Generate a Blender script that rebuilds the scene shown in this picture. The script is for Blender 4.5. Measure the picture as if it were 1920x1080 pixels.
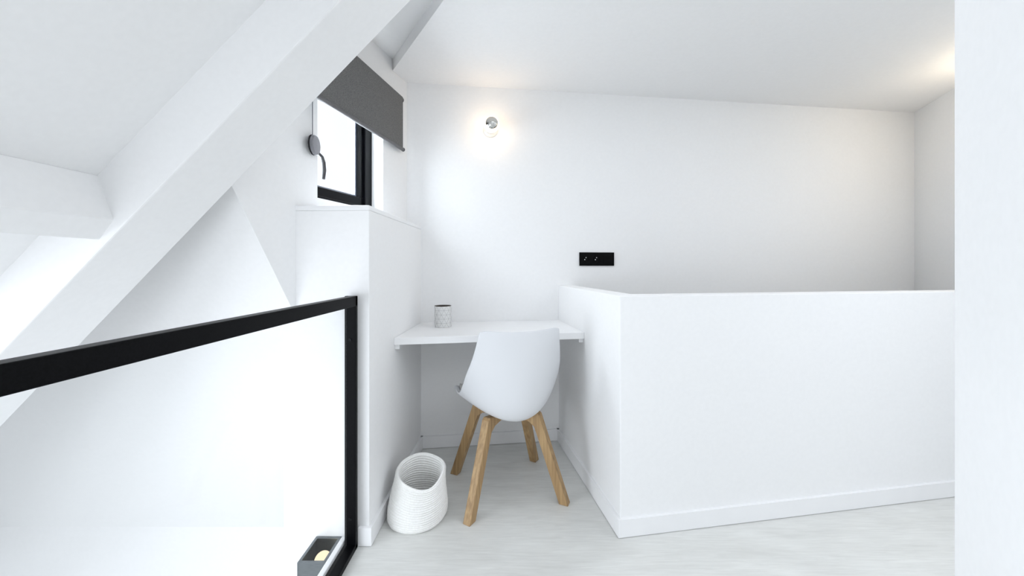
import bpy, bmesh, math, random
from mathutils import Vector, Matrix
random.seed(7)
scene = bpy.context.scene
for o in list(bpy.data.objects):
    bpy.data.objects.remove(o, do_unlink=True)
C = scene.collection

# ------------------------------------------------------------------ camera
EYE = 1.12
cd = bpy.data.cameras.new('camera')
cd.sensor_width = 36.0
cd.lens = 36.0 * 700.0 / 1920.0
cd.shift_y = -41.0 / 1920.0
cd.clip_start = 0.02
cam = bpy.data.objects.new('camera', cd)
cam.location = (0, 0, EYE)
cam.rotation_euler = (math.pi / 2, 0, 0)
C.objects.link(cam)
scene.camera = cam

# ------------------------------------------------------------------ world, lights, exposure
world = bpy.data.worlds.new('overcast_sky')
scene.world = world
world.use_nodes = True
bg = world.node_tree.nodes['Background']
bg.inputs['Color'].default_value = (0.90, 0.945, 1.0, 1)
bg.inputs['Strength'].default_value = 1.15
scene.view_settings.view_transform = 'Standard'
scene.view_settings.look = 'None'
scene.view_settings.gamma = 1.0
scene.view_settings.use_curve_mapping = False
scene.view_settings.exposure = 0.0


def area(name, loc, rot, sx, sy, power, col):
    l = bpy.data.lights.new(name, 'AREA')
    l.shape = 'RECTANGLE'
    l.size = sx
    l.size_y = sy
    l.energy = power
    l.color = col
    o = bpy.data.objects.new(name, l)
    o.location = loc
    o.rotation_euler = rot
    C.objects.link(o)
    return o


PI = math.pi
DAY = (0.87, 0.925, 1.0)
PW = dict(slope=2.0, slope2=36.0, fill_a=8.0, fill_b=15.0, fill_c=2.5, lower=45.0, outer=8.0, dormer=19.0)
# two fill lights added in unseen slope openings over the stairwell, left of and behind the camera
area('added_light_slope', (-0.95, -1.20, 1.50), (0, -0.806, 0), 1.2, 1.6, PW['slope'], DAY)
area('added_light_lower_slope', (-1.90, 0.05, 0.56), (0, -0.806, 0), 1.2, 1.6, PW['slope2'], DAY)
# three fill lights added in unseen flat-ceiling openings: behind, above and to the right of the camera
area('added_light_landing', (0.45, -0.9, 2.27), (0, 0, 0), 1.1, 1.4, PW['fill_a'], DAY)
area('added_light_above', (0.35, 1.26, 2.27), (0, 0, 0), 0.8, 0.40, PW['fill_c'], DAY)
area('added_light_right', (2.15, 0.75, 2.27), (0, 0, 0), 0.9, 1.1, PW['fill_b'], DAY)
# daylight through the unseen lower-floor window, plus a fill added in the outer wall
area('daylight_lower_window', (-2.1, -3.16, -1.2), (PI / 2, 0, 0), 2.4, 2.0, PW['lower'], DAY)
area('added_light_outer', (-3.96, -0.6, -1.6), (0, -PI / 2, 0), 1.4, 2.4, PW['outer'], DAY)
# daylight of the small dormer window, placed in its opening below
DL = area('daylight_dormer_window', (-0.86, 1.865, 1.76), (0, 0, 0), 0.44, 0.66, PW['dormer'], (0.86, 0.93, 1.0))


# ------------------------------------------------------------------ materials
def mat(name, col, rough=0.5, metal=0.0, spec=0.5):
    m = bpy.data.materials.new(name)
    m.use_nodes = True
    b = m.node_tree.nodes['Principled BSDF']
    b.inputs['Base Color'].default_value = (*col, 1)
    b.inputs['Roughness'].default_value = rough
    b.inputs['Metallic'].default_value = metal
    b.inputs['Specular IOR Level'].default_value = spec
    return m


def N(m, t, **k):
    n = m.node_tree.nodes.new(t)
    for a, v in k.items():
        setattr(n, a, v)
    return n


def L(m, a, b):
    m.node_tree.links.new(a, b)


def noise_col(m, c1, c2, scale=(1, 1, 1), nscale=5, detail=4, bump=0.0, lo=0.35, hi=0.65, bdist=0.001):
    b = m.node_tree.nodes['Principled BSDF']
    tc = N(m, 'ShaderNodeTexCoord')
    mp = N(m, 'ShaderNodeMapping')
    mp.inputs['Scale'].default_value = scale
    nz = N(m, 'ShaderNodeTexNoise')
    nz.inputs['Scale'].default_value = nscale
    nz.inputs['Detail'].default_value = detail
    cr = N(m, 'ShaderNodeValToRGB')
    cr.color_ramp.elements[0].position = lo
    cr.color_ramp.elements[0].color = (*c1, 1)
    cr.color_ramp.elements[1].position = hi
    cr.color_ramp.elements[1].color = (*c2, 1)
    L(m, tc.outputs['Object'], mp.inputs['Vector'])
    L(m, mp.outputs['Vector'], nz.inputs['Vector'])
    L(m, nz.outputs['Fac'], cr.inputs['Fac'])
    L(m, cr.outputs['Color'], b.inputs['Base Color'])
    if bump:
        bp = N(m, 'ShaderNodeBump')
        bp.inputs['Strength'].default_value = bump
        bp.inputs['Distance'].default_value = bdist
        L(m, nz.outputs['Fac'], bp.inputs['Height'])
        L(m, bp.outputs['Normal'], b.inputs['Normal'])
    return mp


M = {}
M['wall'] = mat('white_wall_paint', (0.86, 0.86, 0.86), 0.75, spec=0.25)
noise_col(M['wall'], (0.925, 0.925, 0.925), (0.94, 0.94, 0.94), nscale=60, bump=0.03, bdist=0.0004)
M['trim'] = mat('white_satin_trim', (0.88, 0.88, 0.885), 0.4)
noise_col(M['trim'], (0.93, 0.93, 0.935), (0.945, 0.945, 0.95), nscale=12)
M['floor'] = mat('pale_grey_floor', (0.6, 0.6, 0.58), 0.42, spec=0.4)


def floor_nodes(m):
    b = m.node_tree.nodes['Principled BSDF']
    tc = N(m, 'ShaderNodeTexCoord')
    mp = N(m, 'ShaderNodeMapping')
    mp.inputs['Rotation'].default_value = (0, 0, -0.16)
    mp.inputs['Scale'].default_value = (1.0, 14.0, 1.0)
    n1 = N(m, 'ShaderNodeTexNoise')
    n1.inputs['Scale'].default_value = 8.0
    n1.inputs['Detail'].default_value = 8
    n1.inputs['Roughness'].default_value = 0.65
    n1.inputs['Distortion'].default_value = 0.6
    mp2 = N(m, 'ShaderNodeMapping')
    mp2.inputs['Rotation'].default_value = (0, 0, -0.16)
    mp2.inputs['Scale'].default_value = (1.0, 3.0, 1.0)
    n2 = N(m, 'ShaderNodeTexNoise')
    n2.inputs['Scale'].default_value = 3.2
    n2.inputs['Detail'].default_value = 3
    mx = N(m, 'ShaderNodeMath', operation='MULTIPLY_ADD')
    mx.inputs[1].default_value = 0.55
    mx2 = N(m, 'ShaderNodeMath', operation='MULTIPLY')
    mx2.inputs[1].default_value = 0.45
    cr = N(m, 'ShaderNodeValToRGB')
    e = cr.color_ramp.elements
    e[0].position = 0.34
    e[0].color = (0.67, 0.67, 0.645, 1)
    e[1].position = 0.66
    e[1].color = (0.82, 0.825, 0.80, 1)
    L(m, tc.outputs['Object'], mp.inputs['Vector'])
    L(m, tc.outputs['Object'], mp2.inputs['Vector'])
    L(m, mp.outputs['Vector'], n1.inputs['Vector'])
    L(m, mp2.outputs['Vector'], n2.inputs['Vector'])
    L(m, n2.outputs['Fac'], mx2.inputs[0])
    L(m, n1.outputs['Fac'], mx.inputs[0])
    L(m, mx2.outputs[0], mx.inputs[2])
    L(m, mx.outputs[0], cr.inputs['Fac'])
    L(m, cr.outputs['Color'], b.inputs['Base Color'])
    bp = N(m, 'ShaderNodeBump')
    bp.inputs['Strength'].default_value = 0.08
    bp.inputs['Distance'].default_value = 0.0008
    L(m, n1.outputs['Fac'], bp.inputs['Height'])
    L(m, bp.outputs['Normal'], b.inputs['Normal'])


floor_nodes(M['floor'])
M['black'] = mat('black_powder_coat', (0.006, 0.006, 0.007), 0.38, spec=0.07)
noise_col(M['black'], (0.002, 0.002, 0.0025), (0.004, 0.004, 0.005), nscale=300, bump=0.05, bdist=0.0003)
M['winframe'] = mat('black_window_frame', (0.003, 0.0035, 0.005), 0.35, spec=0.15)
M['bead'] = mat('grey_glazing_gasket', (0.16, 0.18, 0.23), 0.35)
M['fabric'] = mat('grey_blind_fabric', (0.13, 0.13, 0.13), 0.9, spec=0.1)
noise_col(M['fabric'], (0.125, 0.126, 0.126), (0.225, 0.223, 0.218), scale=(1, 1, 1), nscale=330, detail=2, bump=0.3, bdist=0.0006)
M['bar'] = mat('grey_blind_bar', (0.14, 0.14, 0.145), 0.6)
M['grey'] = mat('grey_plastic', (0.22, 0.22, 0.24), 0.4)
M['darkgrey'] = mat('dark_grey_plastic', (0.05, 0.05, 0.055), 0.4)
M['shell'] = mat('white_chair_plastic', (0.74, 0.75, 0.77), 0.40)
M['pad'] = mat('pale_grey_leather', (0.70, 0.69, 0.66), 0.55)
noise_col(M['pad'], (0.70, 0.69, 0.66), (0.76, 0.75, 0.72), nscale=140, bump=0.15, bdist=0.0005)


def wood_mat(name, c1, c2):
    m = mat(name, c1, 0.5)
    mp = noise_col(m, c1, c2, scale=(55, 55, 3.0), nscale=1.6, detail=6, bump=0.12, lo=0.3, hi=0.7)
    return m


M['oak'] = wood_mat('oiled_oak', (0.30, 0.18, 0.080), (0.50, 0.335, 0.165))
M['rope'] = mat('white_cotton_rope', (0.82, 0.81, 0.78), 0.9, spec=0.1)
noise_col(M['rope'], (0.90, 0.89, 0.86), (0.95, 0.945, 0.925), scale=(1, 1, 1), nscale=160, detail=2, bump=0.25, bdist=0.0008)
M['cup'] = mat('white_cup_enamel', (0.82, 0.82, 0.81), 0.35)
M['line'] = mat('grey_print_line', (0.30, 0.30, 0.30), 0.5)
M['inside'] = mat('brown_cup_lining', (0.05, 0.035, 0.025), 0.6)
M['socket'] = mat('matt_black_switchgear', (0.002, 0.002, 0.0024), 0.45, spec=0.08)
M['pin'] = mat('nickel_contact', (0.75, 0.75, 0.75), 0.2, metal=1.0)
M['chrome'] = mat('mirror_silver', (0.62, 0.62, 0.60), 0.12, metal=1.0)
M['steel'] = mat('brushed_steel', (0.30, 0.32, 0.34), 0.32, metal=0.85)
noise_col(M['steel'], (0.12, 0.135, 0.145), (0.17, 0.185, 0.195), scale=(2, 2, 40), nscale=20)
M['lampin'] = mat('dark_lamp_lining', (0.06, 0.055, 0.045), 0.35, metal=0.5)
M['porcelain'] = mat('white_porcelain', (0.85, 0.84, 0.82), 0.25)


def emis(name, col, s):
    m = bpy.data.materials.new(name)
    m.use_nodes = True
    nt = m.node_tree
    nt.nodes.remove(nt.nodes['Principled BSDF'])
    e = nt.nodes.new('ShaderNodeEmission')
    e.inputs['Color'].default_value = (*col, 1)
    e.inputs['Strength'].default_value = s
    nt.links.new(e.outputs[0], nt.nodes['Material Output'].inputs['Surface'])
    return m


M['bulb'] = emis('warm_glowing_bulb', (1.0, 0.72, 0.44), 8.0)
M['bulb_far'] = emis('warm_far_bulb', (1.0, 0.84, 0.62), 40.0)
M['bulb_low'] = emis('warm_stair_bulb', (1.0, 0.84, 0.58), 1.25)


def glass(name, tint):
    m = bpy.data.materials.new(name)
    m.use_nodes = True
    nt = m.node_tree
    nt.nodes.remove(nt.nodes['Principled BSDF'])
    tr = nt.nodes.new('ShaderNodeBsdfTransparent')
    tr.inputs['Color'].default_value = (*tint, 1)
    gl = nt.nodes.new('ShaderNodeBsdfGlossy')
    gl.inputs['Roughness'].default_value = 0.02
    lw = nt.nodes.new('ShaderNodeLayerWeight')
    lw.inputs['Blend'].default_value = 0.5
    pw = nt.nodes.new('ShaderNodeMath')
    pw.operation = 'POWER'
    pw.inputs[1].default_value = 5.0
    fr = nt.nodes.new('ShaderNodeMath')
    fr.operation = 'MULTIPLY_ADD'
    fr.inputs[1].default_value = 0.30
    fr.inputs[2].default_value = 0.015
    nt.links.new(lw.outputs['Facing'], pw.inputs[0])
    nt.links.new(pw.outputs[0], fr.inputs[0])
    mx = nt.nodes.new('ShaderNodeMixShader')
    nt.links.new(fr.outputs[0], mx.inputs[0])
    nt.links.new(tr.outputs[0], mx.inputs[1])
    nt.links.new(gl.outputs[0], mx.inputs[2])
    nt.links.new(mx.outputs[0], nt.nodes['Material Output'].inputs['Surface'])
    return m


M['glass'] = glass('clear_glass', (0.985, 0.99, 0.99))


# ------------------------------------------------------------------ mesh helpers
def link(name, me, m, parent=None, smooth=False):
    o = bpy.data.objects.new(name, me)
    C.objects.link(o)
    if m is not None:
        me.materials.append(M[m] if isinstance(m, str) else m)
    if smooth:
        for p in me.polygons:
            p.use_smooth = True
    if parent is not None:
        o.parent = parent
        o.matrix_parent_inverse = parent.matrix_basis.inverted()
    return o


def finish(name, bm, m, parent=None, smooth=False, bevel=0.0, seg=2):
    bmesh.ops.recalc_face_normals(bm, faces=bm.faces)
    me = bpy.data.meshes.new(name)
    bm.to_mesh(me)
    bm.free()
    o = link(name, me, m, parent, smooth)
    if bevel:
        md = o.modifiers.new('bevel', 'BEVEL')
        md.width = bevel
        md.segments = seg
        md.limit_method = 'ANGLE'
        md.angle_limit = 0.6
    return o


def prism(bm, poly, off):
    """poly: list of 3D points (planar); off: extrusion vector"""
    off = Vector(off)
    a = [bm.verts.new(Vector(p)) for p in poly]
    b = [bm.verts.new(Vector(p) + off) for p in poly]
    n = len(poly)
    bm.faces.new(a)
    bm.faces.new(b[::-1])
    for i in range(n):
        bm.faces.new((a[i], b[i], b[(i + 1) % n], a[(i + 1) % n]))


def plan(bm, pts, z0, z1):
    prism(bm, [(x, y, z0) for x, y in pts], (0, 0, z1 - z0))


def box(bm, x0, x1, y0, y1, z0, z1):
    plan(bm, [(x0, y0), (x1, y0), (x1, y1), (x0, y1)], z0, z1)


def obox(bm, o, u, v, w, a0, a1, b0, b1, c0, c1):
    """box in a local frame o + a*u + b*v + c*w"""
    o, u, v, w = Vector(o), Vector(u), Vector(v), Vector(w)
    p = [o + u * a + v * b + w * c0 for a, b in ((a0, b0), (a1, b0), (a1, b1), (a0, b1))]
    prism(bm, p, w * (c1 - c0))


def tube(bm, pts, r, seg=10, cap=True):
    pts = [Vector(p) for p in pts]
    rs = r if isinstance(r, (list, tuple)) else [r] * len(pts)
    rings = []
    up = Vector((0.13, 0.27, 0.95)).normalized()
    for i, p in enumerate(pts):
        d = (pts[min(i + 1, len(pts) - 1)] - pts[max(i - 1, 0)]).normalized()
        a = d.cross(up)
        if a.length < 0.1:
            a = d.cross(Vector((1, 0, 0)))
        a.normalize()
        b = d.cross(a).normalized()
        rings.append([bm.verts.new(p + (a * math.cos(2 * PI * k / seg) + b * math.sin(2 * PI * k / seg)) * rs[i]) for k in range(seg)])
    for i in range(len(rings) - 1):
        for k in range(seg):
            bm.faces.new((rings[i][k], rings[i][(k + 1) % seg], rings[i + 1][(k + 1) % seg], rings[i + 1][k]))
    if cap:
        bm.faces.new(rings[0][::-1])
        bm.faces.new(rings[-1])


def lathe(bm, prof, o, axis, seg=32):
    """prof: (r, h) along axis from o"""
    o = Vector(o)
    ax = Vector(axis).normalized()
    a = ax.cross(Vector((0.3, 0.1, 0.9)).normalized())
    if a.length < 0.3:
        a = ax.cross(Vector((1, 0, 0)))
    a.normalize()
    b = ax.cross(a)
    prev = None
    for r, h in prof:
        if r < 1e-6:
            ring = [bm.verts.new(o + ax * h)]
        else:
            ring = [bm.verts.new(o + ax * h + (a * math.cos(2 * PI * k / seg) + b * math.sin(2 * PI * k / seg)) * r) for k in range(seg)]
        if prev is not None:
            for k in range(seg):
                k2 = (k + 1) % seg
                if len(prev) == 1 and len(ring) > 1:
                    bm.faces.new((prev[0], ring[k], ring[k2]))
                elif len(ring) == 1 and len(prev) > 1:
                    bm.faces.new((prev[k], prev[k2], ring[0]))
                elif len(ring) > 1:
                    bm.faces.new((prev[k], prev[k2], ring[k2], ring[k]))
        prev = ring


def thing(name, loc, label, cat, rotz=0.0, group=None):
    o = bpy.data.objects.new(name, None)
    o.empty_display_size = 0.05
    o.location = loc
    o.rotation_euler = (0, 0, rotz)
    C.objects.link(o)
    o['label'] = label
    o['category'] = cat
    if group:
        o['group'] = group
    return o


def part(name, bm, m, root, **k):
    """mesh already in world coordinates, parented to a thing standing at root.location"""
    o = finish(name, bm, m, None, **k)
    o.parent = root
    if root.type == 'EMPTY':      # a sub-part hangs under a part, which already stands at the world origin
        o.matrix_parent_inverse = Matrix.LocRotScale(root.location, root.rotation_euler, None).inverted()
    return o


def struct(name, bm, m, label, cat, **k):
    o = finish(name, bm, m, None, **k)
    o['kind'] = 'structure'
    o['label'] = label
    o['category'] = cat
    return o


NB = bmesh.new
# ------------------------------------------------------------------ plan of the place (metres)
BK = 0.125                      # back wall runs away to the right by this ratio


def back(x):                    # y of the back wall at x
    return 2.30 + BK * (x + 0.547)


WC = Vector((-0.644, 2.288, 0))             # corner of window wall and back wall
WD = Vector((-0.30, -1.0, 0))               # along the window wall, towards the viewer
WN = Vector((-0.958, 0.287, 0))             # outwards


def W(s, z, d=0.0):
    p = WC + WD * s + WN * d
    return Vector((p.x, p.y, z))


NLX0, NLX1 = -0.575, -0.560                 # left side of the desk niche, front and back
YF = 1.503                                  # front of the boxed wall
PC = Vector((0.449, 1.549, 0))              # outer corner of the parapet
PU = Vector((0.987, 0.160, 0))              # along its front
PV = Vector((-0.169, 0.985, 0))             # along its side, to the back wall
PH = 0.996
CEIL = 2.245
# ------------------------------------------------------------------ setting
bm = NB()
plan(bm, [(-0.6635, -3.2), (3.6, -3.2), (3.6, 3.1), (-0.57, 2.6), (-0.57, 1.56), (-0.6635, 1.56)], -0.25, 0.0)
struct('floor', bm, 'floor', 'pale grey wood-look floor of the landing', 'floor')

bm = NB()
d = Vector((-BK, 1, 0)).normalized() * 0.15
prism(bm, [(-0.95, back(-0.95), -0.3), (3.4, back(3.4), -0.3), (3.4, back(3.4), 2.6), (-0.95, back(-0.95), 2.6)], d)
struct('wall_back', bm, 'wall', 'white back wall with the socket strip and round bulb', 'wall')

# window wall with its opening
S0, S1, Z0, Z1 = 0.2276, 0.668, 1.417, 2.09
TH = 0.16
bm = NB()
for a, b, c, e in ((0.0, S0, 0.8, 2.6), (S0, S1, 0.8, Z0), (S0, S1, Z1, 2.6)):
    prism(bm, [W(a, c), W(b, c), W(b, e), W(a, e)], WN * TH)
prism(bm, [W(S1, 0.8), W(0.7405, 0.8), W(0.7405, 0.85), W(1.008, 1.367), W(1.06, 1.46), W(1.06, 2.6), W(S1, 2.6)], WN * TH)
struct('wall_left', bm, 'wall', 'white wall around the small dormer window, cut off at a slant', 'wall')

# boxed wall under the window
bl = W(0.778, 0)
bm = NB()
plan(bm, [(NLX0, YF), (NLX1, back(NLX1) + 0.02), (WC.x - 0.06, WC.y + 0.0), (bl.x - 0.05, YF + 0.012), (bl.x, YF + 0.01)], -2.7, 1.345)
struct('wall_niche', bm, 'wall', 'white boxed half-height wall between desk niche and stairwell', 'wall', bevel=0.003)
bm = NB()
plan(bm, [(NLX0 + 0.001, YF - 0.001), (NLX1 + 0.001, back(NLX1)), (WC.x - 0.06, WC.y - 0.005), (bl.x - 0.03, YF + 0.009), (bl.x, YF + 0.008)], 1.345, 1.366)
struct('trim_1', bm, 'trim', 'white cap board along the top of the boxed wall', 'trim', bevel=0.004)

# parapet
tk = 0.10
pe = PC + PU * 2.25
pb = PC + PV * 0.90
inn = PC + PU * tk + PV * tk
pts = [PC, pe, pe + PV * tk, inn, PC + PU * tk + PV * 0.92, pb]
bm = NB()
plan(bm, [(p.x, p.y) for p in pts], 0.0, PH)
struct('wall_parapet', bm, 'wall', 'low white parapet wall to the right of the desk', 'wall', bevel=0.004, seg=2)

# right wall behind the parapet
RC = Vector((2.95, back(2.95), 0))
RD = Vector((-0.40, -1.0, 0)).normalized()
RN = Vector((1.0, -0.40, 0)).normalized()
bm = NB()
a, b = RC - RD * 0.1, RC + RD * 1.75
prism(bm, [(a.x, a.y, 0), (b.x, b.y, 0), (b.x, b.y, 2.6), (a.x, a.y, 2.6)], RN * 0.12)
struct('wall_right', bm, 'wall', 'white side wall at the far right behind the parapet', 'wall')

bm = NB()
plan(bm, [(0.80, 0.6757), (0.60, 0.41), (0.96, 0.36), (0.96, 0.6757)], 0.0, 2.3)
struct('wall_partition', bm, 'wall', 'white wall end close at the right edge', 'wall', bevel=0.004)

# flat ceiling, its left border cut diagonally beside the dormer
bm = NB()
plan(bm, [(-0.66, 2.35), (-0.705, 2.175), (-0.29, 1.58), (-0.206, 1.465), (3.6, 1.465), (3.6, 3.1), (-0.66, 2.55)], CEIL, CEIL + 0.065)
plan(bm, [(-0.206, 1.465), (-0.02, 1.21), (-0.05, 1.06), (-0.05, 1.465)], CEIL, CEIL + 0.065)
for x0, x1, y0, y1 in ((-0.28, 3.6, -3.2, -1.6), (-0.28, -0.1, -1.6, -0.2), (1.0, 3.6, -1.6, 0.2), (-0.28, 1.0, -0.2, 1.06),
                       (1.0, 1.7, 0.2, 1.3), (2.6, 3.6, 0.2, 1.3), (0.75, 3.6, 1.3, 1.465), (0.75, 1.0, 1.06, 1.3)):  # gaps left for the added overhead fills
    box(bm, x0, x1, y0, y1, CEIL, CEIL + 0.065)
struct('ceiling', bm, 'wall', 'flat white ceiling over desk and landing', 'ceiling')
bm = NB()
box(bm, -1.35, 0.3, 1.05, 2.5, 2.31, 2.45)
struct('ceiling_dormer', bm, 'wall', 'white raised ceiling above the dormer window', 'ceiling')

# sloping roof lining left of the railing
SL = 1.04


def roof(x):
    return 1.364 + SL * (x + 1.11)


def under(x):
    return 1.367 + SL * (x + 0.909)


bm = NB()
for x0, x1, y0, y1 in ((-0.255, -0.52, -3.2, 1.1), (-0.52, -1.38, -3.2, -2.0), (-0.52, -1.38, -0.4, 1.1), (-1.38, -1.47, -3.2, 1.1), (-2.33, -4.0, -3.2, 1.1),
                       (-1.47, -2.33, -3.2, -0.75), (-1.47, -2.33, 0.85, 1.1)):  # gaps left for the two added slope fills
    prism(bm, [(x0, y0, roof(x0)), (x1, y0, roof(x1)), (x1, y0, roof(x1) + 0.3), (x0, y0, roof(x0) + 0.3)], (0, y1 - y0, 0))
struct('ceiling_slope', bm, 'wall', 'white sloping roof lining at the upper left', 'ceiling')
bm = NB()
prism(bm, [(0.05, 1.0, under(0.05)), (-4.0, 1.0, under(-4.0)), (-4.0, 1.0, under(-4.0) + 1.1), (-0.9, 1.0, 2.5), (0.05, 1.0, 2.5)], (0, 0.2, 0))
struct('trim_2', bm, 'wall', 'broad white diagonal roof beam above the railing', 'beam', bevel=0.004)
bm = NB()
prism(bm, [(-1.11, -3.2, 1.364), (-1.067, -3.2, 1.244), (-1.107, -3.2, 1.19), (-1.20, -3.2, 1.275)], (0, 4.21, 0))
struct('trim_3', bm, 'wall', 'white horizontal purlin at the left edge', 'beam', bevel=0.003)

# steep end slope of the stairwell and the wall below it
QY, QZ, QS = 1.28, 1.367, 1.9327


def qy(z):
    return QY - (z - QZ) / QS


bm = NB()
e1, e2 = W(1.008, 1.367), W(0.7405, 0.85)
e0 = e1 + (e1 - e2) * 0.2
q_ = [Vector((-4.0, qy(e0.z), e0.z)), e0, e2, Vector((-0.866, qy(0.80), 0.80)), Vector((-0.70, qy(0.80), 0.80)), Vector((-0.70, qy(-0.42), -0.42)), Vector((-4.0, qy(-0.42), -0.42))]
prism(bm, q_, (0, 0.15, 0))
struct('wall_stairwell_slope', bm, 'wall', 'bright white leaning end wall of the stairwell behind the railing', 'wall')
bm = NB()
box(bm, -4.0, -0.70, qy(-0.42), qy(-0.42) + 0.15, -2.7, -0.42)
struct('wall_stairwell', bm, 'wall', 'white upright wall low in the stairwell', 'wall')
bm = NB()
box(bm, -4.0, 3.6, -3.3, 3.0, -2.85, -2.7)
struct('floor_lower', bm, 'floor', 'pale floor of the storey below', 'floor')
bm = NB()
for y0, y1, z0, z1 in ((-3.2, -1.8, -2.7, 1.0), (0.6, 2.4, -2.7, 1.0), (-1.8, 0.6, -2.7, -2.3), (-1.8, 0.6, -0.9, 1.0)):  # unseen gap left for the added outer fill light
    box(bm, -4.1, -4.0, y0, y1, z0, z1)
struct('wall_outer', bm, 'wall', 'white outer wall of the stairwell', 'wall')
bm = NB()
box(bm, -0.57, -0.47, -3.2, 1.56, -2.7, -0.25)
struct('wall_under_landing', bm, 'wall', 'white wall under the landing', 'wall')
# wall behind the viewer with two unseen openings that let daylight in
bm = NB()
for x0, x1, z0, z1 in ((-4.1, -3.3, -2.7, 2.6), (-3.3, -0.9, -2.7, -2.2), (-3.3, -0.9, -0.2, 2.6), (-0.9, -0.5, -2.7, 2.6),
                       (-0.5, 0.6, -2.7, 2.6), (0.6, 3.3, -2.7, 0.2), (0.6, 3.3, 2.1, 2.6), (3.3, 3.7, -2.7, 2.6)):
    box(bm, x0, x1, -3.35, -3.2, z0, z1)
struct('wall_front', bm, 'wall', 'white wall with two unseen light openings behind the viewer', 'wall')
bm = NB()
for y0, y1, z0, z1 in ((-3.2, -1.5, 0, 2.6), (0.7, 3.2, 0, 2.6), (-1.5, 0.7, 0, 0.45), (-1.5, 0.7, 2.05, 2.6)):  # unseen gap added to let more daylight in
    box(bm, 3.55, 3.7, y0, y1, z0, z1)
struct('wall_far_right', bm, 'wall', 'white outer wall beyond the parapet', 'wall')
bm = NB()
box(bm, -0.684, -0.6635, -3.2, 1.50, -0.28, 0.034)
struct('trim_4', bm, 'trim', 'white kerb along the stairwell beside the railing', 'trim', bevel=0.003)


# baseboards
def skirting(name, p, q, nrm, label, h=0.075, t=0.014, ext0=0.0, ext1=0.0):
    p, q, nrm = Vector(p), Vector(q), Vector(nrm).normalized()
    d = (q - p).normalized()
    p = p - d * ext0
    q = q + d * ext1
    bm = NB()
    prof = [(0, 0.0025), (t, 0.0025), (t, h), (0, h)]
    prism(bm, [p + nrm * a + Vector((0, 0, z)) for a, z in prof], q - p)
    return struct(name, bm, 'trim', label, 'baseboard')


skirting('baseboard_left', (NLX0, YF, 0), (NLX1, back(NLX1), 0), (1, 0, 0), 'white baseboard along the left side of the desk niche', ext0=0.014)
skirting('baseboard_front', (-0.614, YF, 0), (NLX0, YF, 0), (0, -1, 0), 'short white baseboard beside the railing post')
skirting('baseboard_back', (NLX1, back(NLX1), 0), (0.31, back(0.31), 0), (BK, -1, 0), 'white baseboard under the desk along the back wall')
skirting('baseboard_parapet', PC, pe, (PU.y, -PU.x, 0), 'long white baseboard along the front of the parapet', ext0=0.014)
skirting('baseboard_right', PC, pb, (-PV.y, PV.x, 0), 'white baseboard on the niche side of the parapet')

# ------------------------------------------------------------------ dormer window
REC = 0.0725
U = WD.normalized()
ZU = Vector((0, 0, 1))
wl = WD.length
w0 = WC + WN * REC
win = thing('window_1', W(0.45, Z0, REC), 'small black-framed dormer window half covered by a grey blind', 'window')
win['kind'] = 'structure'
a0, a1 = S0 * wl - 0.004, S1 * wl + 0.05


def ring(bm, o, a0, a1, z0, z1, t, c0, c1):
    for (p, q, r, s) in ((a0, a1, z0, z0 + t), (a0, a1, z1 - t, z1), (a0, a0 + t, z0 + t, z1 - t), (a1 - t, a1, z0 + t, z1 - t)):
        obox(bm, o, U, ZU, WN, p, q, r, s, c0, c1)


bm = NB()
ring(bm, w0, a0, a1, Z0 - 0.03, Z1 + 0.03, 0.058, 0.0, 0.07)
part('window_frame', bm, 'winframe', win, bevel=0.003)
bm = NB()
ring(bm, w0, a0 + 0.05, a1 - 0.05, Z0 + 0.022, Z1 - 0.02, 0.052, 0.014, 0.06)
sash = part('sash', bm, 'winframe', win, bevel=0.004)
bm = NB()
ring(bm, w0, a0 + 0.102, a1 - 0.102, Z0 + 0.072, Z1 - 0.07, 0.009, 0.022, 0.05)
part('glazing_bead', bm, 'bead', sash, bevel=0.002)
bm = NB()
obox(bm, w0, U, ZU, WN, a0 + 0.09, a1 - 0.09, Z0 + 0.06, Z1 - 0.06, 0.03, 0.042)
part('pane', bm, 'glass', sash)
# light in the opening, outside the pane
c = W((S0 + S1) / 2, (Z0 + Z1) / 2, REC + 0.074)
DL.location = c
DL.rotation_euler = (-WN).to_track_quat('-Z', 'Y').to_euler()

# ------------------------------------------------------------------ roller blind
BR = Vector((-0.641, 2.205, 0))
BD = Vector((-0.21, -1.0, 0)).normalized()
BN = Vector((-1.0, 0.21, 0)).normalized()     # towards the wall
BLEN = 0.745
bz0, bz1 = 1.800, 2.126
blind = thing('roller_blind', (BR.x, BR.y, bz0), 'grey fabric roller blind pulled halfway over the dormer window', 'blind')
bm = NB()
nseg = 24
fr_, bk_ = [], []
rows = [bz0 + 0.012, 1.88, 1.96, 2.04, bz1 - 0.012, bz1 - 0.002]
grid = []
for z in rows:
    k = (z - bz0) / (bz1 - bz0)
    back_off = 0.0 if z < bz1 - 0.01 else 0.010
    grid.append([bm.verts.new(BR + BD * (0.006 + (BLEN - 0.012) * i / nseg) + BN * (back_off + 0.0015 * math.sin(i * 0.5) * (1 - k)) + Vector((0, 0, z))) for i in range(nseg + 1)])
for j in range(len(rows) - 1):
    for i in range(nseg):
        bm.faces.new((grid[j][i], grid[j][i + 1], grid[j + 1][i + 1], grid[j + 1][i]))
fb = part('fabric', bm, 'fabric', blind)
sm = fb.modifiers.new('thick', 'SOLIDIFY')
sm.thickness = 0.0015
bm = NB()
tube(bm, [BR + BD * 0.004 + BN * 0.002 + Vector((0, 0, bz0 + 0.008)), BR + BD * (BLEN - 0.004) + BN * 0.002 + Vector((0, 0, bz0 + 0.008))], 0.010, 12)
bbar = part('bottom_bar', bm, 'bar', blind, smooth=False)
bm = NB()
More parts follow.
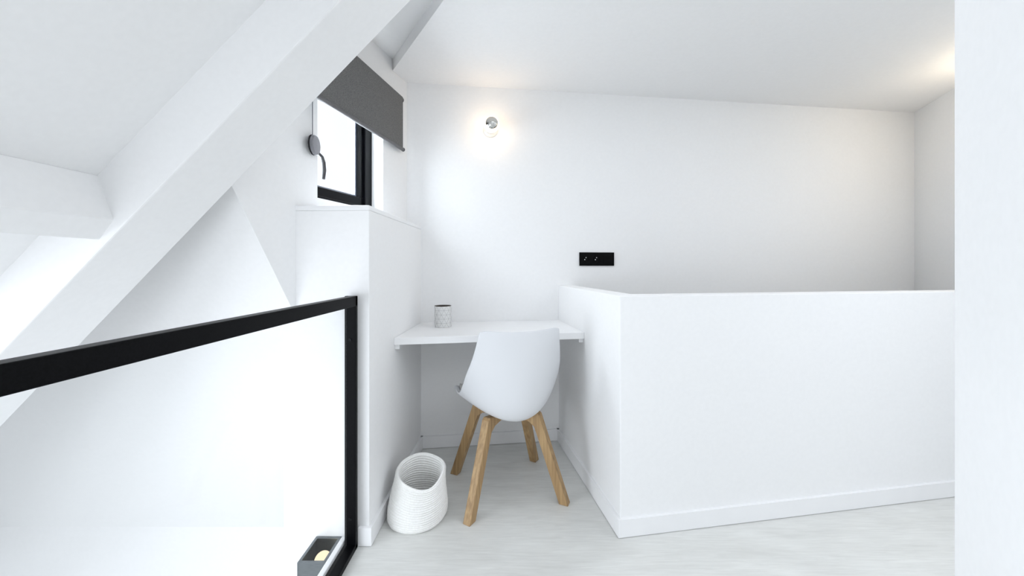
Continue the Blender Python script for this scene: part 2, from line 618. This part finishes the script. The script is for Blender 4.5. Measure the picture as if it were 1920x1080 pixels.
tube(bm, [BR + BD * 0.002 + BN * 0.019 + Vector((0, 0, bz1 - 0.021)), BR + BD * (BLEN - 0.002) + BN * 0.019 + Vector((0, 0, bz1 - 0.021))], 0.019, 16)
part('roller_tube', bm, 'fabric', blind)
for a in (-0.006, BLEN + 0.002):
    bm = NB()
    p = BR + BD * a + BN * 0.019 + Vector((0, 0, bz1 - 0.021))
    tube(bm, [p - BD * 0.004, p + BD * 0.004], 0.017, 16)
    part('end_bracket', bm, 'darkgrey', blind)
for a in (0.001, BLEN - 0.001):
    bm = NB()
    p = BR + BD * a + BN * 0.002 + Vector((0, 0, bz0 + 0.008))
    tube(bm, [p - BD * 0.003, p + BD * 0.003], 0.0115, 12)
    part('bar_cap', bm, 'darkgrey', bbar)

# chain winder with lever on the wall beside the window
wy = 1.580
wx = -0.528 * wy
wz = EYE + (499 - 272) * wy / 700
wall_x = WC.x + 0.30 * (wy - WC.y)
wd = thing('chain_winder', (wall_x, wy, wz), 'grey round winder with curved lever on the wall left of the window', 'winder')
n = Vector((0.995, 0.10, 0)).normalized()
cpt = Vector((wx, wy, wz))
bm = NB()
lathe(bm, [(0, -0.008), (0.036, -0.008), (0.0415, -0.004), (0.0415, 0.004), (0.038, 0.008), (0, 0.0095)], cpt, n, 32)
disc = part('disc', bm, 'grey', wd, smooth=False, bevel=0.001)
bm = NB()
lathe(bm, [(0, -0.013), (0.040, -0.013), (0.0425, -0.009), (0, -0.009)], cpt, n, 32)
part('back_disc', bm, 'darkgrey', wd)
bm = NB()
tube(bm, [cpt - n * 0.009, cpt - n * 0.06], 0.006, 12)
part('stem', bm, 'trim', wd)
bm = NB()
t = Vector((-n.y, n.x, 0))
tube(bm, [cpt + t * 0.034 + n * 0.004 + Vector((0, 0, -0.026)), cpt + t * 0.062 + n * 0.006 + Vector((0, 0, -0.032)), cpt + t * 0.078 + n * 0.006 + Vector((0, 0, -0.052)),
          cpt + t * 0.086 + n * 0.006 + Vector((0, 0, -0.085)), cpt + t * 0.077 + n * 0.006 + Vector((0, 0, -0.125))], [0.005, 0.006, 0.0075, 0.0075, 0.0065], 10)
part('lever', bm, 'darkgrey', wd, smooth=True)
bm = NB()
zz = wz + 0.03
tube(bm, [(wx * 1.012, wy, zz), (wx * 1.012, wy, 2.10)], 0.0020, 8)
part('cord', bm, 'grey', wd)

# ------------------------------------------------------------------ glass railing
rl = thing('glass_railing', (-0.64, 1.47, 0), 'black steel framed glass railing along the stairwell', 'railing')
RX0, RX1 = -0.659, -0.615
YE = 1.488
bm = NB()
box(bm, -0.645, RX1, -2.6, YE, 0.962, 1.002)
part('top_rail', bm, 'black', rl, bevel=0.002)
bm = NB()
box(bm, RX0 - 0.004, RX1, -2.6, YE, 0.0, 0.022)
part('bottom_rail', bm, 'black', rl, bevel=0.002)
bm = NB()
box(bm, RX0, RX1, YE - 0.02, YE, 0.0, 1.002)
post = part('post', bm, 'black', rl, bevel=0.002)
for z in (0.125, 0.83):
    bm = NB()
    tube(bm, [(-0.637, YE - 0.021, z), (-0.637, YE - 0.023, z)], 0.006, 12)
    part('bolt', bm, 'winframe', post)
bm = NB()
box(bm, -0.641, -0.633, -2.6, YE - 0.018, 0.02, 0.965)
part('pane', bm, 'glass', rl)
bm = NB()
box(bm, RX0, RX1, -2.64, -2.6, 0.0, 1.002)
part('post', bm, 'black', rl, bevel=0.002)

# ------------------------------------------------------------------ desk
DZ = 0.773
desk = thing('wall_desk', (-0.1, 2.1, DZ), 'white built-in wall-to-wall desk board in the niche', 'desk')


def prx(y):                     # x of the niche side of the parapet at y
    return PC.x - 0.1716 * (y - PC.y)


dl, dr = (-0.569, 1.80), (prx(1.955), 1.955)
bm = NB()
plan(bm, [dl, dr, (prx(back(0.3)), back(0.3)), (NLX1, back(NLX1))], DZ - 0.034, DZ)
part('board', bm, 'trim', desk, bevel=0.002)
bm = NB()
plan(bm, [(-0.569, 1.815), (-0.547, 1.815), (NLX1 + 0.022, back(NLX1) - 0.01), (NLX1, back(NLX1) - 0.01)], DZ - 0.057, DZ - 0.034)
part('batten', bm, 'trim', desk, bevel=0.001)
bm = NB()
plan(bm, [(prx(1.975) - 0.022, 1.975), (prx(1.975), 1.975), (prx(2.38), 2.38), (prx(2.38) - 0.022, 2.38)], DZ - 0.057, DZ - 0.034)
part('batten', bm, 'trim', desk, bevel=0.001)

# ------------------------------------------------------------------ chair
CL = Vector((-0.029, 1.892, 0))
CA = math.radians(17.0)
ch = thing('chair', CL, 'white plastic bucket chair with splayed oak legs at the desk', 'chair', rotz=CA)


def child(name, bm, m, root, **k):
    """mesh in the local frame of its thing"""
    o = finish(name, bm, m, None, **k)
    o.parent = root
    return o


cen = [(-0.250, .830), (-.252, .77), (-.250, .70), (-.247, .62), (-.240, .54), (-.228, .47), (-.200, .424), (-.15, .408), (-.08, .408), (0, .415), (.08, .424), (.16, .434), (.23, .438), (.275, .430)]
edg = [(-.205, .838), (-.190, .780), (-.170, .72), (-.145, .67), (-.115, .625), (-.08, .578), (-.045, .54), (-.01, .512), (.035, .494), (.08, .487), (.13, .484), (.18, .480), (.225, .468), (.250, .448)]
hwd = [.187, .195, .206, .217, .226, .232, .236, .239, .242, .243, .243, .240, .228, .198]


def cat(P, t):
    n = len(P) - 1
    f = t * n
    i = min(int(f), n - 1)
    u = f - i
    p0, p1, p2, p3 = P[max(i - 1, 0)], P[i], P[i + 1], P[min(i + 2, n)]
    h = lambda a, b, c, d: 0.5 * ((2 * b) + (-a + c) * u + (2 * a - 5 * b + 4 * c - d) * u * u + (-a + 3 * b - 3 * c + d) * u ** 3)
    if isinstance(p0, tuple):
        return tuple(h(a, b, c, d) for a, b, c, d in zip(p0, p1, p2, p3))
    return h(p0, p1, p2, p3)


def shell_pt(s, t, inset=1.0):
    c_, e_, w_ = cat(cen, s), cat(edg, s), cat(hwd, s)
    a = abs(t)
    k = a ** 2.0
    # rounded corners at the top of the back
    w2 = w_
    v = c_[0] + (e_[0] - c_[0]) * k
    z = c_[1] + (e_[1] - c_[1]) * k
    if s < 0.05:
        z -= 0.008 * max(0.0, (a - 0.80) / 0.2) ** 2 * (1 - s / 0.05)
    z += 0.0
    return Vector((w2 * t + 0.006, v, z))


def shell_mesh(s0, s1, tm, nu, nv):
    bm = NB()
    g = [[bm.verts.new(shell_pt(s0 + (s1 - s0) * i / nu, tm * (2 * j / nv - 1))) for j in range(nv + 1)] for i in range(nu + 1)]
    for i in range(nu):
        for j in range(nv):
            bm.faces.new((g[i][j], g[i][j + 1], g[i + 1][j + 1], g[i + 1][j]))
    return bm


o = child('seat_shell', shell_mesh(0, 1, 1.0, 56, 36), 'shell', ch, smooth=True)
md = o.modifiers.new('thick', 'SOLIDIFY')
sgn = 1.0 if sum(p.normal.z * p.area for p in o.data.polygons) > 0 else -1.0
md.thickness = 0.009
md.offset = -sgn
md2 = o.modifiers.new('bev', 'BEVEL')
md2.width = 0.003
md2.segments = 2
md2.limit_method = 'ANGLE'
md2.angle_limit = 0.9
shell_obj = o
# pad lies on the inner (upper) side of the seat
bm = shell_mesh(0.46, 0.975, 0.90, 30, 26)
for v in bm.verts:
    v.co.z += 0.004
o = child('seat_pad', bm, 'pad', ch, smooth=True)
md = o.modifiers.new('thick', 'SOLIDIFY')
sgn = 1.0 if sum(p.normal.z * p.area for p in o.data.polygons) > 0 else -1.0
md.thickness = 0.010
md.offset = sgn
pad_obj = o
AZ = math.radians(42)
for az, nm in ((PI + AZ, 'a'), (-AZ, 'b'), (PI - AZ, 'c'), (AZ, 'd')):
    r = Vector((math.cos(az), math.sin(az), 0))
    q = Vector((-math.sin(az), math.cos(az), 0))
    bm = NB()
    prof = [(0.018, 0.372), (0.018, 0.402), (0.10, 0.402), (0.172, 0.412), (0.184, 0.402), (0.328, 0.0), (0.284, 0.0), (0.158, 0.342), (0.128, 0.362), (0.06, 0.372)]
    prism(bm, [r * a + Vector((0, 0, z)) - q * 0.019 for a, z in prof], q * 0.038)
    child('leg', bm, 'oak', ch, bevel=0.0025)
bm = NB()
lathe(bm, [(0, 0.374), (0.03, 0.374), (0.03, 0.412), (0, 0.412)], (0, 0, 0), (0, 0, 1), 20)
child('hub', bm, 'darkgrey', ch)

# ------------------------------------------------------------------ rope basket
bk = thing('rope_basket', (-0.426, 1.677, 0), 'white coiled cotton rope basket with a slanting rim on the floor', 'basket')
bm = NB()
NR, NS, SUB = 19, 64, 6
prof = [(0.0, 0.1215), (0.10, 0.1275), (0.25, 0.1265), (0.45, 0.120), (0.65, 0.1125), (0.80, 0.107), (0.90, 0.1045), (1.0, 0.1035)]


def prof_r(k):
    for (a, r0), (b, r1) in zip(prof, prof[1:]):
        if k <= b:
            f = (k - a) / (b - a)
            f = f * f * (3 - 2 * f)
            return r0 + (r1 - r0) * f
    return prof[-1][1]


def bpt(k, th, rr):
    hgt = 0.192 + 0.030 * math.sin(th) - 0.010 * math.cos(th) + 0.006 * math.sin(2 * th + 0.6) + 0.004 * math.cos(3 * th)
    r = prof_r(k) + rr + 0.0035 * k * math.sin(2 * th + 1.0) + 0.0015 * math.sin(5 * th + 6 * k)
    cx, cy = 0.014 * k, 0.012 * k
    return Vector((cx + r * math.cos(th), cy + r * math.sin(th), 0.004 + k * hgt))


rings = []
outer = [(i / (NR * SUB), 0.0046 * abs(math.sin(PI * (i % SUB) / SUB))) for i in range(NR * SUB + 1)]
inner = [(k, -0.009 - b) for k, b in outer[::-1] if k > 0.04]
top = [(1.0, -0.002), (1.01, -0.0045), (1.0, -0.007)]
for k, rr in outer + top + inner:
    rings.append([bm.verts.new(bpt(k, 2 * PI * j / NS, rr)) for j in range(NS)])
for a, b in zip(rings, rings[1:]):
    for j in range(NS):
        bm.faces.new((a[j], a[(j + 1) % NS], b[(j + 1) % NS], b[j]))
o = child('coiled_wall', bm, 'rope', bk, smooth=True)
bm = NB()
lathe(bm, [(0, 0.0), (0.119, 0.0), (0.1225, 0.004), (0.112, 0.011), (0.095, 0.009), (0.08, 0.011), (0.05, 0.009), (0.02, 0.011), (0, 0.011)], (0, 0, 0), (0, 0, 1), 48)
child('base', bm, 'rope', bk, smooth=True)
bm = NB()
rp = [bpt(1.0, 2 * PI * j / 64, -0.0045) for j in range(65)]
tube(bm, rp, 0.0056, 8, cap=False)
child('rim', bm, 'rope', bk, smooth=True)

# ------------------------------------------------------------------ pen cup
cup = thing('pen_cup', (-0.397, 2.145, DZ), 'small white pen cup with thin triangle line pattern on the desk', 'cup')
R, H = 0.0465, 0.120
bm = NB()
lathe(bm, [(0, 0), (R - 0.002, 0), (R, 0.002), (R, H), (R - 0.0025, H), (R - 0.0025, H - 0.001)], (0, 0, 0), (0, 0, 1), 40)
child('body', bm, 'cup', cup, smooth=False)
bm = NB()
lathe(bm, [(R - 0.0025, H - 0.001), (R - 0.003, 0.004), (0, 0.004)], (0, 0, 0), (0, 0, 1), 40)
child('lining', bm, 'inside', cup)
bm = NB()
tube(bm, [Vector((R * math.cos(2 * PI * j / 40), R * math.sin(2 * PI * j / 40), H)) for j in range(41)], 0.0012, 6, cap=False)
child('rim', bm, 'inside', cup)
bm = NB()
nc, nr = 10, 5
rw = H / nr


def cp(a, z):
    return Vector(((R + 0.0002) * math.cos(a), (R + 0.0002) * math.sin(a), z))


for i in range(nr):
    for j in range(nc):
        a = 2 * PI * (j + 0.5 * (i % 2)) / nc
        h = PI / nc
        for a2 in (a + h, a - h):
            tube(bm, [cp(a + (a2 - a) * f, rw * (i + f)) for f in (0, 0.33, 0.66, 1)], 0.0004, 4, cap=False)
    if i:
        tube(bm, [cp(2 * PI * j / 40, rw * i) for j in range(41)], 0.0004, 4, cap=False)
child('line_pattern', bm, 'line', cup)

# ------------------------------------------------------------------ socket strip on the back wall
sx = 0.552
bu = Vector((1, BK, 0)).normalized()
bn = Vector((BK, -1, 0)).normalized()     # into the room
so = Vector((sx, back(sx), 1.166))
sk = thing('socket_strip', so, 'black three-gang strip of two sockets and a switch on the back wall', 'socket')
bm = NB()
obox(bm, so, bu, ZU, bn, -0.117, 0.117, -0.0435, 0.0435, 0.0, 0.009)
part('plate', bm, 'socket', sk, bevel=0.002)
for k in (-1, 0):
    c0 = so + bu * (0.071 * k + (-0.004 if k else -0.004)) + bn * 0.0092
    bm = NB()
    lathe(bm, [(0.0215, 0), (0.0215, 0.002), (0.0195, 0.002), (0.0190, -0.004), (0, -0.004)], c0, bn, 28)
    s_ = part('socket_ring', bm, 'socket', sk)
    for (du, dz, rr) in ((0.0, 0.009, 0.0028), (-0.0085, -0.004, 0.0032)):
        bm = NB()
        p = c0 + bu * du + Vector((0, 0, dz))
        tube(bm, [p - bn * 0.004, p + bn * 0.003], rr, 10)
        part('contact_pin', bm, 'pin', s_)
bm = NB()
obox(bm, so, bu, ZU, bn, 0.071 - 0.027, 0.071 + 0.027, -0.027, 0.027, 0.009, 0.0115)
part('switch_rocker', bm, 'socket', sk, bevel=0.001)


# ------------------------------------------------------------------ wall bulbs
def wall_bulb(base, nrm, label, power_mat, loc_name='wall_bulb'):
    base, nrm = Vector(base), Vector(nrm).normalized()
    t = thing(loc_name, base, label, 'lamp', group='bare globe bulbs on the walls')
    bm = NB()
    lathe(bm, [(0, 0), (0.045, 0), (0.045, 0.012), (0.034, 0.02), (0.030, 0.045), (0.022, 0.048), (0, 0.048)], base, nrm, 28)
    part('holder', bm, 'porcelain', t, smooth=False)
    rb = 0.0475
    cc = base + nrm * (0.052 + rb)
    bm = NB()
    pr = [(rb * math.sin(a), -rb * math.cos(a)) for a in [PI * i / 24 for i in range(2, 18)]]
    pr = [(0.014, -rb - 0.006)] + pr
    lathe(bm, pr, cc, nrm, 32)
    part('glass_globe', bm, power_mat, t, smooth=True)
    bm = NB()
    pr = [(rb * math.sin(a), -rb * math.cos(a)) for a in [PI * i / 24 for i in range(17, 24)]] + [(0, rb)]
    lathe(bm, pr, cc, nrm, 32)
    part('mirror_cap', bm, 'chrome', t, smooth=True)
    return t


lx = -0.136
wall_bulb((lx, back(lx), 1.975), bn, 'glowing globe bulb with mirrored cap high on the back wall', 'bulb')
rb_ = RC + RD * 0.92
wall_bulb((rb_.x, rb_.y, 1.975), -RN, 'second globe bulb, on the right side wall behind the near wall end', 'bulb_far')

# ------------------------------------------------------------------ stair lamp
X0, X1, Y0, Y1 = -0.790, -0.686, 1.372, YF + 0.004
ZT, ZB = 0.030, -0.11
sl = thing('stair_lamp', (-0.74, 1.44, ZB), 'open grey metal box lamp with round bulb low in the stairwell', 'lamp')
tt = 0.004
for nm, a in (('side_panel', (X0, X0 + tt, Y0, Y1)), ('side_panel', (X1 - tt, X1, Y0, Y1)), ('front_panel', (X0 + tt, X1 - tt, Y0, Y0 + tt)), ('back_panel', (X0 + tt, X1 - tt, Y1 - tt, Y1))):
    bm = NB()
    box(bm, *a, ZB, ZT - 0.006)
    part(nm, bm, 'steel', sl, bevel=0.001)
bm = NB()
box(bm, X0 + tt, X1 - tt, Y0 + tt, Y1 - tt, -0.045, -0.041)
part('inner_tray', bm, 'lampin', sl)
bm = NB()
for a in ((X0, X1, Y0, Y0 + 0.011), (X0, X1, Y1 - 0.011, Y1), (X0, X0 + 0.011, Y0 + 0.011, Y1 - 0.011), (X1 - 0.011, X1, Y0 + 0.011, Y1 - 0.011)):
    box(bm, *a, ZT - 0.006, ZT)
part('rim', bm, 'steel', sl, bevel=0.001)
bm = NB()
cc = Vector((-0.722, 1.425, -0.002))
lathe(bm, [(0.030 * math.sin(PI * i / 16), -0.030 * math.cos(PI * i / 16)) for i in range(17)], cc, (0, 0, 1), 24)
part('bulb', bm, 'bulb_low', sl, smooth=True)
bm = NB()
tube(bm, [cc - Vector((0, 0, 0.036)), cc - Vector((0, 0, 0.022))], 0.012, 12)
part('bulb_holder', bm, 'porcelain', sl)
